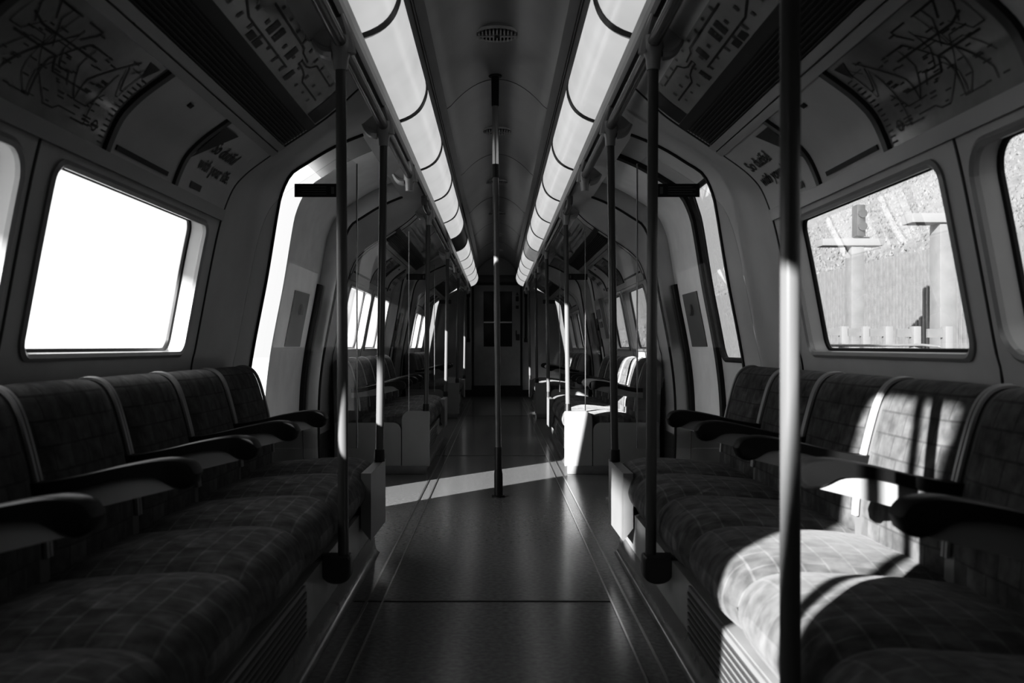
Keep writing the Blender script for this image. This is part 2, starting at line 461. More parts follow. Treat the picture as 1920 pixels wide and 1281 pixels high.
def overhead(sg, y0, y1, bi):
    where = ['near', 'middle', 'far'][bi]; sd = SIDE[sg]
    L = (y1 - y0) / 2.7
    yf = y1
    yy = lambda d: yf - d * L        # distance from the bay's far end towards the camera
    # grey band under the louvres, window header band, dark recess
    for nm, ta, tb, th, mt in (('trim_poster_rail_', R106, lerp(R106, R118, .46), 0.010, 'trim'), ('trim_poster_rail_', lerp(R106, R118, .54), R118, 0.012, 'trim'),
                               ('trim_header_', R205, lerp(R205, R23, .8), 0.012, 'trim'), ('trim_recess_', R82, R88, 0.004, 'louvre')):
        tag(strip(BAY, ta, tb, y0 + 0.01, y1 - 0.01, th).build(nm + sd, M[mt], sg=sg), kind='structure')
    gr = thing('overhead_louvre', 'long black slatted air louvre above the %s %s bay' % (where, sd), 'vent', (0, 0, 0), 'overhead air louvres')
    strip(BAY, R88, R106, yy(2.6), yy(0.03), 0.003).build('louvre_tray', M['black'], gr, sg=sg)
    mb = MB()
    for k in range(8):
        ta = lerp(R88, R106, (k + 0.35) / 8); tb = lerp(R88, R106, (k + 0.65) / 8)
        mb.v, mb.f = mb.v, mb.f
        s2 = strip(BAY, ta, tb, yy(2.58), yy(0.05), 0.012, n=1); mb.add(s2.v, s2.f)
    mb.build('louvre_slats', M['louvre'], gr, sg=sg)
    # line diagram poster
    p = sheet_poster('line_diagram_poster', 'pale overhead poster with a railway line diagram over the %s %s bench' % (where, sd), 'poster', 'overhead line diagrams', sg,
                     R63, R82, yy(2.55), yy(0.05), M['paper'])
    W = (R63 - R82) * BAY.L
    fn = lambda u, v: (lambda q: (q[0], yy(0.05 + u), q[1]))(BAY.at(lerp(R63, R82, v), -0.0075))
    fnm = lambda u, v: fn(u, v / abs(W))
    A = abs(W)
    mb = MB()
    for seq, w in (([(.22, .16), (.44, .16), (.47, .30), (.50, .36)], .006), ([(.20, .62), (.42, .62), (.46, .50), (.50, .46), (.56, .45), (.56, .36), (.50, .36)], .006),
                   ([(.60, .25), (.62, .18), (.98, .18)], .007), ([(.60, .70), (1.02, .70), (1.10, .55), (1.12, .40)], .006), ([(1.12, .30), (1.14, .5), (1.60, .55), (2.3, .55)], .006),
                   ([(.52, .28), (.60, .25)], .005), ([(1.6, .3), (2.4, .3)], .006)):
        ribbon(mb, fnm, [(u, v * A) for u, v in seq], w)
    mb.build('diagram_lines', M['ink'], p, sg=sg)
    mb = MB()
    rect(mb, fnm, 0.0, 0.13, 0.02 * A, 0.98 * A)
    rect(mb, fnm, 1.22, 1.75, 0.02 * A, 0.24 * A)
    for u, v in ((.64, .30), (.80, .30), (.86, .30)): rect(mb, fnm, u, u + .035, v * A, (v + .3) * A)
    rect(mb, fnm, .52, .55, .62 * A, .9 * A)
    for u in (.84, .9): rect(mb, fnm, u, u + .045, .78 * A, .95 * A)
    mb.build('diagram_blocks', M['ink'], p, sg=sg)
    mb = MB()
    for k in range(46):
        u = .2 + k * .045; v = .72 if k % 2 else .04
        if 1.15 < u < 1.8 and v < .3: continue
        rect(mb, fnm, u, u + .012, v * A, (v + .06 + random.random() * .1) * A)
    for k in range(20):
        rect(mb, fnm, .22 + k * .1 % 2, .235 + k * .1 % 2, .42 * A, (.5 + .05 * random.random()) * A)
    mb.build('diagram_names', M['inkgrey'], p, sg=sg)
    # window-height row of adverts: far advert, blank panel, map, blank panel
    p = sheet_poster('advert_poster', 'grey advert with two lines of dark lettering, overhead, far end of %s %s bay' % (where, sd), 'poster', 'overhead adverts', sg, R118, R205, yy(0.53), yy(0.02), M['wall'])
    tl = (R118 - R205) * BAY.L; tl = abs(tl)
    def fa(u, v):     # u along the car towards the camera, v down the panel
        q = BAY.at(lerp(R118, R205, v / tl), -0.008); return (q[0], yy(0.02 + u / L), q[1])
    mb = MB()
    ft = (lambda off: (lambda x, y: fa(off[0] + x, off[1] - y))) if sg > 0 else (lambda off: (lambda x, y: fa(0.46 - off[0] - x, off[1] - y)))
    text_mesh("So dutiful", 0.062, ft((0.05, 0.11)), mb)
    text_mesh("with your life.", 0.058, ft((0.05, 0.175)), mb)
    rect(mb, fa, .30, .40, tl - .035, tl - .015)
    mb.build('advert_lettering', M['ink'], p, sg=sg)
    mb = MB()
    a, b, c = fa(.36, .02), fa(.50, .02), fa(.50, .16); mb.add([a, b, c], [(0, 1, 2)])
    mb.build('advert_corner', M['ink'], p, sg=sg)
    for d0, d1, nm in ((0.565, 1.03, 'second from the far end'), (1.72, 2.62, 'nearest the camera')):
        p = thing('blank_poster_panel', 'plain grey empty poster panel over the window, %s, %s %s bay' % (nm, where, sd), 'panel', (0, 0, 0), 'empty poster panels')
        strip(BAY, R118, R205, yy(d1), yy(d0), 0.006, n=14).build('panel_sheet', M['wall'], p, sg=sg)
        s2 = strip(BAY, lerp(R118, R205, .90), lerp(R118, R205, .95), yy(d1 - .03), yy(d0 + .06), 0.010, n=2); s2.build('panel_slot', M['black'], p, sg=sg)
        tb_ = lerp(R118, R205, .12); s2 = strip(BAY, tb_, lerp(R118, R205, .17), yy(d0 + .26), yy(d0 + .235), 0.010, n=2); s2.build('panel_catch', M['black'], p, sg=sg)
    p = sheet_poster('area_map_poster', 'large dark network map poster behind clear plastic above %s %s window' % (where, sd), 'poster', 'network map posters', sg, R118, R205, yy(1.68), yy(1.07), M['paper2'])
    fm = lambda u, v: (lambda q: (q[0], yy(1.07 + u), q[1]))(BAY.at(lerp(R118, R205, v / tl), -0.0075))
    rnd = random.Random(11)
    mb = MB(); mw = 0.61
    for k in range(22):
        u, v = rnd.uniform(.1, mw - .05), rnd.uniform(.05, tl - .04); pts = [(u, v)]
        d = rnd.choice([0, 1, 2, 3, 4, 5, 6, 7])
        for j in range(4):
            l = rnd.uniform(.03, .11); d += rnd.choice([-1, 0, 1])
            u = min(max(u + l * math.cos(d * math.pi / 4), .06), mw - .03); v = min(max(v + l * math.sin(d * math.pi / 4), .03), tl - .03)
            pts.append((u, v))
        ribbon(mb, fm, pts, rnd.choice([.0022, .003, .004]))
    ribbon(mb, fm, [(.18, tl * .62), (.35, tl * .62), (.38, tl * .5), (.55, tl * .5)], .005)
    ribbon(mb, fm, [(.25, tl * .35), (.5, tl * .35), (.55, tl * .3)], .005)
    mb.build('map_lines', M['ink'], p, sg=sg)
    mb = MB()
    for k in range(60):
        u, v = rnd.uniform(.08, mw - .06), rnd.uniform(.03, tl - .03); rect(mb, fm, u, u + rnd.uniform(.012, .03), v, v + .0035)
    for k in range(14): rect(mb, fm, .015, .04, .06 + k * tl * .055, .064 + k * tl * .055)
    rect(mb, fm, .11, .15, tl - .05, tl - .046); rect(mb, fm, .11, .15, tl - .042, tl - .038); rect(mb, fm, .11, .14, tl - .034, tl - .03)
    mb.build('map_names', M['ink'], p, sg=sg)
    mb = MB()
    ribbon(mb, fm, [(.08 + .012 * math.cos(a * math.pi / 8), tl - .04 + .012 * math.sin(a * math.pi / 8)) for a in range(17)], .004)
    rect(mb, fm, .062, .098, tl - .043, tl - .037)
    mb.build('map_roundel', M['ink'], p, sg=sg)
    mb = MB(); mb.add([fm(.03, .015), fm(.09, .015), fm(.05, .06)], [(0, 1, 2)]); mb.build('map_corner', M['ink'], p, sg=sg)
    # black ribs between the panels
    for d in (0.547, 1.05, 1.70):
        tag(strip(BAY, R118, R205, yy(d + .013), yy(d - .013), 0.014, n=12).build('trim_poster_rib_' + sd, M['kick'], sg=sg), kind='structure')

for sg in (1, -1):
    for bi, (y0, y1) in enumerate(BAYS):
        L = (y1 - y0) / 2.7
        ym = y1 - 1.35 * L
        build_windowpanel(sg, ym, y1, (y1 - 1.262 * L, y1 - 0.13 * L, TW0, TW1), 0.045)
        build_windowpanel(sg, y0, ym, (y0 + 0.14 * L, y0 + 1.305 * L, TW0, TW1), 0.075)
        overhead(sg, y0, y1, bi)
        mb = MB(); s2 = strip(BAY, 0.0, 1.0, ym - 0.004, ym + 0.004, 0.002, n=60); tag(s2.build('trim_wall_seam_' + SIDE[sg], M['black'], sg=sg), kind='structure')
        for ye in (y0, y1):
            s2 = strip(BAY, BAY.t_of_z(0.6), 1.0, ye - 0.005, ye + 0.005, 0.003, n=60); tag(s2.build('trim_wall_seam_' + SIDE[sg], M['black'], sg=sg), kind='structure')
    # door pillars: the section changes from the bay's to the doorway's
    for y0, y1, rev in PILLARS:
        mb = MB(); rows = []
        for j in range(13):
            k = j / 12; kk = (1 - k) if rev else k; kk = kk * kk * (3 - 2 * kk)
            row = []
            for i in range(61):
                a = BAY.at(i / 60); b = DOORP.at(i / 60)
                row.append((lerp(a[0], b[0], kk), lerp(y0, y1, k), lerp(a[1], b[1], kk)))
            rows.append(row)
        mb.grid(rows); tag(mb.build('wall_' + SIDE[sg], M['pillar'], sg=sg, ang=40), kind='structure')
        # return face of the jamb towards the doors, dark kick at its foot
        yj = y0 if rev else y1
        mb = MB(); mb.grid([[(DOORP.at(i / 60)[0], yj, DOORP.at(i / 60)[1]) for i in range(57)], [(DOORP.at(i / 60, .115)[0], yj, DOORP.at(i / 60, .115)[1]) for i in range(57)]])
        tag(mb.build('trim_jamb_' + SIDE[sg], M['metal'], sg=sg), kind='structure')
        mb = MB(); ring = [DOORP.at(i / 60, -0.004) for i in range(57)]
        mb.tube([(x, yj, z) for x, z in ring], 0.007, 6); tag(mb.build('trim_jamb_edge_' + SIDE[sg], M['black'], sg=sg), kind='structure')
        k0 = DOORP.t_of_z(0.27)
        tag(strip(DOORP, 0.0, k0, y0, y1, 0.012).build('baseboard_' + SIDE[sg], M['kick'], sg=sg), kind='structure')
    # roof lining over the doorways, plain wall behind the camera and at the far end
    for y0, y1 in DOORS:
        mb, _, _, _ = hole_panel(DOORP, y0, y1, None, t0=0.93, t1=1.0, nrow=6); tag(mb.build('wall_' + SIDE[sg], M['pillar'], sg=sg), kind='structure')
    for y0, y1 in ((YB, -1.7), (15.4, YE)):
        mb, _, _, _ = hole_panel(DOORP if y0 > 0 else BAY, y0, y1, None); tag(mb.build('wall_' + SIDE[sg], M['wall'], sg=sg), kind='structure')

# doors: two leaves a doorway
n_door = 1
def door_leaf(sg, y0, y1, window, di, far):
    global n_door
    n_door += 1
    d = tag(thing('door_%d' % n_door, None, None), kind='structure')
    off = 0.10
    hole = None
    if window: hole = (window[0], window[1], DOORP.t_of_z(0.72), DOORP.t_of_z(1.515 if far != 2 else 1.53))
    sheet, rev, loop, pane = hole_panel(DOORP, y0, y1, hole, rad=0.075 if far != 2 else 0.04, off=off, t1=0.95, depth=0.02)
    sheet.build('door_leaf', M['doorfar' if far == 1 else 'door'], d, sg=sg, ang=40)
    if hole:
        rev.build('window_reveal', M['black'], d, sg=sg)
        mb = MB(); ring_tube(mb, loop(0.0), 0.013); mb.build('window_gasket', M['black'], d, sg=sg)
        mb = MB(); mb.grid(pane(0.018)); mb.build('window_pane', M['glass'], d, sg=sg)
    k = DOORP.t_of_z(0.28)
    P2 = Prof([DOORP.at(i / 80, off) for i in range(81)], False)
    strip(P2, 0.0, k, y0 + 0.005, y1 - 0.005, 0.008).build('kick_panel', M['kick'], d, sg=sg)
    ye = y1 if not far else y1
    e = 0.03
    strip(P2, 0.02 if far != 1 else P2.t_of_z(0.33), 0.95 if far != 1 else P2.t_of_z(1.17), (y1 - 2 * e) if far != 1 else y1 - 0.07, y1 if far != 1 else y1 - 0.01, 0.022, n=50).build('edge_rubber', M['black'], d, sg=sg)
    if far == 1:
        ta, tb = P2.t_of_z(0.80), P2.t_of_z(1.10)
        yc = lerp(y0, y1, .52)
        pl = strip(P2, ta, tb, yc - 0.2, yc + 0.2, 0.006, n=6).build('notice_plate', M['plate'], d, sg=sg)
        x, z = P2.at(lerp(ta, tb, .68), -0.008)
        mb = MB(); mb.tube([(x - 0.012, yc, z), (x + 0.006, yc, z)], 0.032, 16); mb.build('door_button', M['black'], pl, sg=sg)
    return d
for sg in (1, -1):
    for di, (y0, y1) in enumerate(DOORS):
        ym = lerp(y0, y1, 0.53)
        if sg < 0 and di == 0:
            door_leaf(sg, y0, -0.48, None, di, False); door_leaf(sg, -0.48, y1, (-0.40, 0.12), di, 2)
        elif sg < 0 and di == 1:
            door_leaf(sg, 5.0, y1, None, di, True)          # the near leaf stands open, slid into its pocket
        else:
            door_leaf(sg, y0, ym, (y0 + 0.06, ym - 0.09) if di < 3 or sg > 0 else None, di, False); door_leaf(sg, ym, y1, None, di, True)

# ------------------------------------------------------------------ strip lights
R_L = (0.327, 1.968); R_R = (0.406, 1.742)
def light_section(grow=0.0):
    pts = []
    ax, az = R_L; bx, bz = R_R
    dx, dz = bx - ax, bz - az; l = math.hypot(dx, dz); nx, nz = dz / l, -dx / l      # towards the aisle / down
    for k in range(15):
        t = k / 14; b = (0.066 + grow) * (1 - abs(2 * t - 1) ** 2.4)
        pts.append((ax + dx * t + nx * b, az + dz * t + nz * b))
    return pts
SP = 1.145
for sg in (1, -1):
    for k in range(1, 13):
        y0 = 0.75 + k * SP; y1 = y0 + SP
        mt = 'lamp'
        if sg < 0 and k == 7: mt = 'lampoff'
        if sg > 0 and k == 8: mt = 'lampdim'
        look = {'lamp': 'glowing white', 'lampoff': 'dark uncovered', 'lampdim': 'dim grey'}[mt]
        t = thing('light_diffuser', '%s strip light cover, %s from the camera on the %s ceiling cove' % (look, ORD[k - 1], SIDE[sg]), 'light', (0, (y0 + y1) / 2, 0), 'ceiling strip lights')
        h = SP / 2
        sec2 = light_section()
        mb = MB(); mb.grid([[(x, y, z) for x, z in sec2] for y in (-h + 0.012, h - 0.012)]); mb.build('diffuser_cover', M[mt], t, sg=sg, ang=60)
        s3 = light_section(0.005) + [(x, z + .0) for x, z in reversed(light_section(-0.012))]
        mb = MB(); mb.loft([[(x, h - 0.05, z) for x, z in s3], [(x, h - 0.001, z) for x, z in s3]]); mb.build('end_band', M['trimdark'], t, sg=sg)

# ------------------------------------------------------------------ ceiling vents
v0 = None
for k in range(6):
    Yk = 4.56 + k * 2.05
    lab = 'round louvred ceiling vent, %s from the camera along the ceiling centre' % ORD[k]
    if v0 is None:
        v0 = thing('ceiling_vent', lab, 'vent', (0, Yk, 2.245), 'round ceiling vents')
        mb = MB(); rs = [(0.122, 0.0), (0.12, -0.012), (0.105, -0.02), (0.09, -0.016)]
        mb.loft([[(r * math.cos(a * math.pi / 24), r * math.sin(a * math.pi / 24), z) for a in range(48)] for r, z in rs], caps=False); mb.build('vent_ring', M['trim'], v0)
        mb = MB(); mb.tube([(0, 0, 0.0), (0, 0, -0.006)], 0.1, 32); mb.build('vent_tray', M['black'], v0)
        mb = MB()
        for j in range(-5, 6):
            x = j * 0.0165; l = math.sqrt(max(0.092 ** 2 - x * x, 0.0004)); mb.box(x - 0.004, x + 0.004, -l, l, -0.024, -0.004)
        mb.box(-0.09, 0.09, -0.012, 0.012, -0.026, -0.016); mb.build('vent_louvres', M['trim'], v0)
        mb = MB(); mb.tube([(0, 0, -0.028), (0, 0, -0.02)], 0.013, 12); mb.build('vent_screw', M['black'], v0)
    else: dup(v0, (0, Yk, 2.245), lab)

# ------------------------------------------------------------------ seats
P = 0.485
def profile_loft(prof, ys, fn):
    return [[(fn(x, z, y)) for x, z in prof] for y in ys]
def make_seat(sg, label, group):
    t = thing('passenger_chair', label, 'seat', (0, 0, 0), group)
    cu = catmull([(0.92, 0.352), (0.80, 0.366), (0.65, 0.377), (0.56, 0.380), (0.505, 0.372), (0.470, 0.350), (0.453, 0.318), (0.450, 0.285), (0.466, 0.250), (0.50, 0.226)], 4) + [(0.60, 0.215), (0.92, 0.215)]
    mb = MB(); rings = []
    for j in range(15):
        k = j / 14; e = abs(2 * k - 1); b = 1 - e ** 3.5
        rings.append([((x + (1 - b) * 0.016 * (1 if x < 0.6 else 0), k * P, z - (1 - b) * 0.018 * (1 if z > 0.3 else 0) + 0.007 * b * math.sin(min(max((0.9 - x) / 0.4, 0), 1) * math.pi)
                       + 0.0025 * b * math.sin(k * 9 + x * 14) * (1 if z > .3 else 0))) for x, z in cu])
    mb.loft(rings); mb.build('seat_cushion', M['fcush'], t, sg=sg, ang=50)
    bk = catmull([(0.855, 0.33), (0.858, 0.42), (0.872, 0.52), (0.893, 0.61), (0.913, 0.675), (0.934, 0.709), (0.962, 0.724), (0.995, 0.722), (1.018, 0.70)], 4) + [(1.02, 0.33)]
    mb = MB(); rings = []
    for j in range(13):
        k = j / 12; e = abs(2 * k - 1); b = e ** 6
        rings.append([(x + b * 0.022 * (1 if x < 1.0 else 0), lerp(0.016, P - 0.016, k), z - b * 0.010 * (1 if z > .6 else 0)) for x, z in bk])
    mb.loft(rings); bb = mb.build('backrest', M['fback'], t, sg=sg, ang=50)
    sh = [(x + 0.020, z - 0.006) for x, z in bk[:-1]] + [(1.03, 0.30)]
    mb = MB(); mb.loft([[(x, y, z) for x, z in sh] for y in (0.0, P)]); mb.build('seat_shell', M['shell'], t, sg=sg)
    for y in (0.008, P - 0.008):
        mb = MB(); mb.tube([(x + 0.012, y, z - 0.003) for x, z in bk[3:-2]], 0.006, 6); mb.build('edge_piping', M['trim'], bb, sg=sg)
    # armrest on the near side of the seat
    top = catmull([(0.575, 0.555), (0.592, 0.578), (0.64, 0.585), (0.72, 0.572), (0.80, 0.553), (0.87, 0.540), (0.92, 0.538)], 4)
    bot = catmull([(0.92, 0.510), (0.87, 0.512), (0.80, 0.526), (0.72, 0.546), (0.66, 0.548), (0.625, 0.530), (0.60, 0.525), (0.582, 0.535)], 4)
    prof = top + bot
    mb = MB(); rings = []
    for y, gsh in ((-0.028, 0.82), (-0.022, 0.96), (0, 1), (0.022, 0.96), (0.028, 0.82)):
        rings.append([(lerp(0.75, x, lerp(1, gsh, .12)), y, lerp(0.55 - (x - 0.75) * 0.12, z, gsh)) for x, z in prof])
    mb.loft(rings); ar = mb.build('armrest', M['arm'], t, sg=sg, ang=45)
    pan = catmull([(0.605, 0.530), (0.635, 0.549), (0.66, 0.553), (0.72, 0.552), (0.80, 0.532), (0.92, 0.516)], 3) + [(0.92, 0.475), (0.76, 0.492)]
    mb = MB(); mb.prism(pan, 'y', -0.017, 0.017); mb.build('armrest_panel', M['armside'], ar, sg=sg)
    return t

BENCH = [(3.87, 6), (8.72, 5), (13.6, 5)]
for sg in (1, -1):
    proto = None
    for bi, (yf, n) in enumerate(BENCH):
        where = ['near', 'middle', 'far'][bi]; sd = SIDE[sg]
        for k in range(n):
            y = yf - (k + 1) * P
            lab = 'checked dark seat with black armrest, %s from the far end of the %s %s bench' % (ORD[k], where, sd)
            if sg > 0 and bi == 0:
                lab = ['dark checked seat beside the glass screen, farthest of the near right bench',
                       'dark checked seat, second from the glass screen on the near right bench',
                       'dark checked seat, third from the glass screen on the near right bench',
                       'checked seat with a bright sun patch on its backrest, near right bench',
                       'dark checked seat just nearer than the sunlit one, near right bench',
                       'dark checked seat in the bottom right corner, nearest on right bench'][k]
            grp = 'checked seats of the %s %s bench' % (where, sd)
            if proto is None: proto = make_seat(sg, lab, grp); proto.location = (0, y, 0)
            else: dup(proto, (0, y, 0), lab)['group'] = grp
        # the bench's base
        y0 = yf - n * P
        b = thing('bench_base', 'pale plinth with slotted grille and skirting under the %s %s bench' % (where, sd), 'bench base', (0, 0, 0), 'bench plinths')
        mb = MB(); mb.prism([(0.478, 0.07), (0.478, 0.214), (1.03, 0.214), (1.03, 0.0), (0.60, 0.0), (0.60, 0.07)], 'y', y0 + 0.002, yf - 0.002); mb.build('plinth', M['base'], b, sg=sg)
        sk = catmull([(0.455, 0.001), (0.468, 0.012), (0.474, 0.035), (0.476, 0.085)], 4) + [(0.60, 0.085), (0.60, 0.001)]
        mb = MB(); mb.prism(sk, 'y', y0, yf); mb.build('skirting', M['skirt'], b, sg=sg)
        # grille in the plinth
        ga, gb = (1.05, 2.45) if bi == 0 else (y0 + 0.4, y0 + 1.5)
        mb = MB(); mb.box(0.470, 0.480, ga, gb, 0.085, 0.212); gr = mb.build('heater_grille', M['base'] if bi else M['white'], b, sg=sg)
        mb = MB()
        for j in range(7): mb.box(0.466, 0.472, ga + 0.01, gb - 0.01, 0.093 + j * 0.0165, 0.100 + j * 0.0165)
        mb.build('grille_slots', M['kick'], gr, sg=sg)
        # far corner pod on the aisle side
        mb = MB()
        mb.loft([[(0.437, yf + 0.03, .115), (0.437, yf + .03, .36), (0.47, yf + .03, .36), (0.47, yf + .03, .115)],
                 [(0.437, yf - 0.42, .125), (0.437, yf - 0.42, .36), (0.472, yf - 0.42, .36), (0.472, yf - 0.42, .17)]])
        tag(mb.build('corner_post', M['white'], sg=sg), 'pale boxy corner post at the far aisle end of the %s %s bench' % (where, sd), 'post', 'bench corner posts')
        # near end panels
        def rounded(x0, x1, z0, z1, rl, rr):
            pts = [(x0, z0), (x1, z0)]
            pts += [(x1 - rr + rr * math.cos(a * math.pi / 12), z1 - rr + rr * math.sin(a * math.pi / 12)) for a in range(7)]
            pts += [(x0 + rl - rl * math.sin(a * math.pi / 12), z1 - rl + rl * math.cos(a * math.pi / 12)) for a in range(7)]
            return pts
        e_ = thing('end_partition', 'pale two-piece end partition with rounded corners at near end of the %s %s bench' % (where, sd), 'partition', (0, 0, 0), 'bench end partitions')
        mb = MB(); mb.prism(rounded(0.425, 0.597, 0.05, 0.395, 0.012, 0.05), 'y', y0 - 0.05, y0 - 0.005); mb.build('end_panel', M['white'], e_, sg=sg)
        mb = MB(); mb.prism(rounded(0.602, 1.02, 0.05, 0.322, 0.05, 0.01), 'y', y0 - 0.045, y0 - 0.005); mb.build('end_panel', M['white'], e_, sg=sg)
        mb = MB(); mb.box(0.44, 1.03, y0 - 0.055, y0 - 0.004, 0.0, 0.052, 0.006); mb.build('end_skirting', M['skirt'], e_, sg=sg)

# ------------------------------------------------------------------ glass screens at bench ends
for sg in (1, -1):
    for bi, (yf, n) in enumerate(BENCH):
        where = ['near', 'middle', 'far'][bi]; sd = SIDE[sg]
        for e, y in enumerate((yf + 0.05, yf - n * P - 0.07)):
            if bi == 0 and e == 1: continue
            lab = 'clear glass draught screen with bright edge at the %s end of %s %s bench' % (('far', 'near')[e], where, sd)
            t = thing('glass_screen', lab, 'glass screen', (0, y, 0), 'glass draught screens')
            cur = [BAY.at(k / 40, -0.012) for k in range(41)]
            cur = [(x, z) for x, z in cur if 0.42 < z < 1.56]
            poly = [(0.553, 0.40), (1.04, 0.40)] + cur + [(0.60, 1.555), (0.553, 1.52)]
            mb = MB(); mb.prism(poly, 'y', -0.004, 0.004); mb.build('glass_pane', M['clear'], t, sg=sg)
            mb = MB(); mb.box(0.549, 0.554, -0.005, 0.005, 0.40, 1.52); mb.build('polished_edge', M['metal'], t, sg=sg)
            if e == 0:
                mb = MB(); mb.box(0.630, 0.796, -0.0075, -0.0045, 1.388, 1.440); s = mb.build('notice_sticker', M['sticker'], t, sg=sg)
                mb = MB()
                for j in range(4): mb.box(0.672, 0.78 - 0.012 * (j % 2), -0.0085, -0.0075, 1.398 + j * 0.0095, 1.401 + j * 0.0095)
                mb.box(0.640, 0.652, -0.0085, -0.0075, 1.40, 1.428); mb.build('notice_text', M['stickgrey'], s, sg=sg)

# ------------------------------------------------------------------ poles, handrails, brackets
RZ, RX = 1.64, 0.432
def bracket(t, sg, y):
    """wine-glass shaped cup that carries the handrail and reaches up to the ceiling lining"""
    a = BAY.at(BAY.t_of_r(0.475), -0.001); b = BAY.at(BAY.t_of_r(0.60), -0.001)
    cx = RX
    L_, R_ = [], []
    for k in range(9):
        q = k / 8
        L_.append((lerp(cx - 0.024, a[0] - 0.006, q ** 1.5), lerp(RZ - 0.03, a[1] - 0.002, q)))
        R_.append((lerp(cx + 0.024, b[0], q ** 0.55), lerp(RZ - 0.03, b[1] - 0.002, q ** 1.5)))
    mb = MB()
    rim = [(x + 0.007, z) for x, z in L_[::-1]] + [(x - 0.007, z + 0.006) for x, z in R_]
    mb.prism(L_ + R_[::-1], 'y', y - 0.004, y + 0.004)
    for side in (L_, R_):
        mb.tube([(x, y, z) for x, z in side], [lerp(0.019, 0.007, k / 8) for k in range(9)], 8)
    mb.tube([(cx, y, RZ - 0.075), (cx, y, RZ - 0.045), (cx, y, RZ - 0.02), (cx, y, RZ + 0.018)], [0.0185, 0.021, 0.03, 0.026], 14)
    return mb
def pole(sg, x, y, z0, lab, socket, x_top=RX):
    t = thing('grab_pole', lab, 'pole', (0, y, 0), 'bench grab poles')
    mb = MB(); mb.tube([(x, 0, z0), (lerp(x, x_top, .5), 0, lerp(z0, RZ, .5)), (x_top, 0, RZ - 0.03)], 0.0150, 16); mb.build('pole_shaft', M['pole'], t, sg=sg)
    if socket == 'cup':
        mb = MB()
        xa, xb = x - 0.024, 0.482; cx_, hw_ = (xa + xb) / 2, (xb - xa) / 2
        U = [(cx_ - hw_ * math.cos(a * math.pi / 16), z0 - 0.025 - 0.038 * math.sin(a * math.pi / 16) ** 0.7) for a in range(17)]
        U = [(xa + 0.004, z0 + 0.016), (xa, z0 + 0.010)] + U + [(xb, z0 + 0.016)]
        rings = [[(lerp(cx_, px_, q), yy_, lerp(z0 - .02, pz_, q)) for px_, pz_ in U] for yy_, q in ((-0.031, 0.86), (-0.026, 0.96), (-0.018, 1), (0.018, 1), (0.026, 0.96), (0.031, 0.86))]
        mb.loft(rings); mb.build('pole_socket', M['kick'], t, sg=sg)
    elif socket == 'collar':
        mb = MB(); mb.tube([(x, 0, z0), (x, 0, z0 + 0.045)], [0.021, 0.019], 14); mb.build('pole_collar', M['black'], t, sg=sg)
    bracket(t, sg, 0).build('ceiling_bracket', M['trim'], t, sg=sg)
POLES = [(0.432, 1.468, 0.235, 'cup', 'nearest to the camera'), (0.425, 2.755, 0.21, 'cup', 'second from the camera with its foot in a cup'), (0.449, 3.80, 0.362, 'collar', 'third from the camera, at the bench corner'),
         (0.446, 6.265, 0.395, 'collar', 'standing on the near end panel of the middle bench'), (0.449, 8.70, 0.362, 'collar', 'at the far corner of the middle bench'),
         (0.446, 11.145, 0.395, 'collar', 'standing on the near end panel of the far bench'), (0.449, 13.58, 0.362, 'collar', 'at the far corner of the far bench')]
for sg in (1, -1):
    ps = list(POLES)
    if sg < 0: ps = [(0.432, 0.47, 0.21, 'cup', 'just ahead of the camera')] + [p for p in ps if p[1] not in (1.468, 2.755)] + [(0.425, 2.755, 0.21, 'cup', 'beside the near bench with its foot in a cup')]
    for x, y, z0, so, lab in ps:
        if lab.startswith('nearest'): tx = 'thick dark grab pole with a sunlit band, %s' % lab
        else: tx = 'dark %s side grab pole, %s' % (SIDE[sg], lab)
        pole(sg, x, y, z0, tx, so)
    for (y0, y1), lab in (((-0.2, 5.0), 'over the near bench'), ((5.9, 10.4), 'over the middle bench'), ((10.75, 14.6), 'over the far bench')):
        t = thing('handrail', 'dark glossy ceiling handrail %s on the %s' % (lab, SIDE[sg]), 'handrail', (0, 0, 0), 'ceiling handrails')
        mb = MB(); mb.tube([(RX, y0, RZ + 0.05), (RX, y0 + 0.02, RZ + 0.015), (RX, y0 + 0.07, RZ), (RX, y1 - 0.07, RZ), (RX, y1 - 0.02, RZ + 0.015), (RX, y1, RZ + 0.07)], 0.018, 14); mb.build('rail_tube', M['pole'], t, sg=sg)
        mb = bracket(t, sg, y1 - 0.1); mb.build('rail_bracket', M['trim'], t, sg=sg)
    # centre poles
for i, y in enumerate((5.30, 10.5)):
    t = thing('grab_pole', 'dark floor to ceiling pole in the middle of the %s doorway' % ('first', 'second')[i], 'pole', (0, y, 0), 'centre grab poles')
    mb = MB(); mb.tube([(0.006, 0, 0.2), (0, 0, 1.0), (-0.008, 0, 1.74)], 0.0158, 16); mb.build('pole_shaft', M['pole'], t)
    mb = MB(); mb.tube([(-0.008, 0, 1.74), (-0.010, 0, 2.10)], 0.0165, 16); mb.build('pole_upper', M['metal'], t)
    mb = MB(); mb.tube([(0.008, 0, 0.0), (0.008, 0, 0.008), (0.008, 0, 0.009), (0.007, 0, 0.12), (0.006, 0, 0.15), (0.006, 0, 0.26), (0.006, 0, 0.265)], [0.035, 0.035, 0.0225, 0.0225, 0.0185, 0.0185, 0.016], 16); mb.build('pole_foot', M['black'], t)
    mb = MB(); mb.tube([(-0.010, 0, 2.245), (-0.010, 0, 2.235), (-0.010, 0, 2.234), (-0.010, 0, 2.08)], [0.036, 0.034, 0.021, 0.019], 16); mb.build('pole_head', M['black'], t)
    mb = MB(); mb.tube([(-0.008, 0, 1.70), (-0.008, 0, 1.77)], 0.0195, 16); mb.build('pole_joint', M['black'], t)

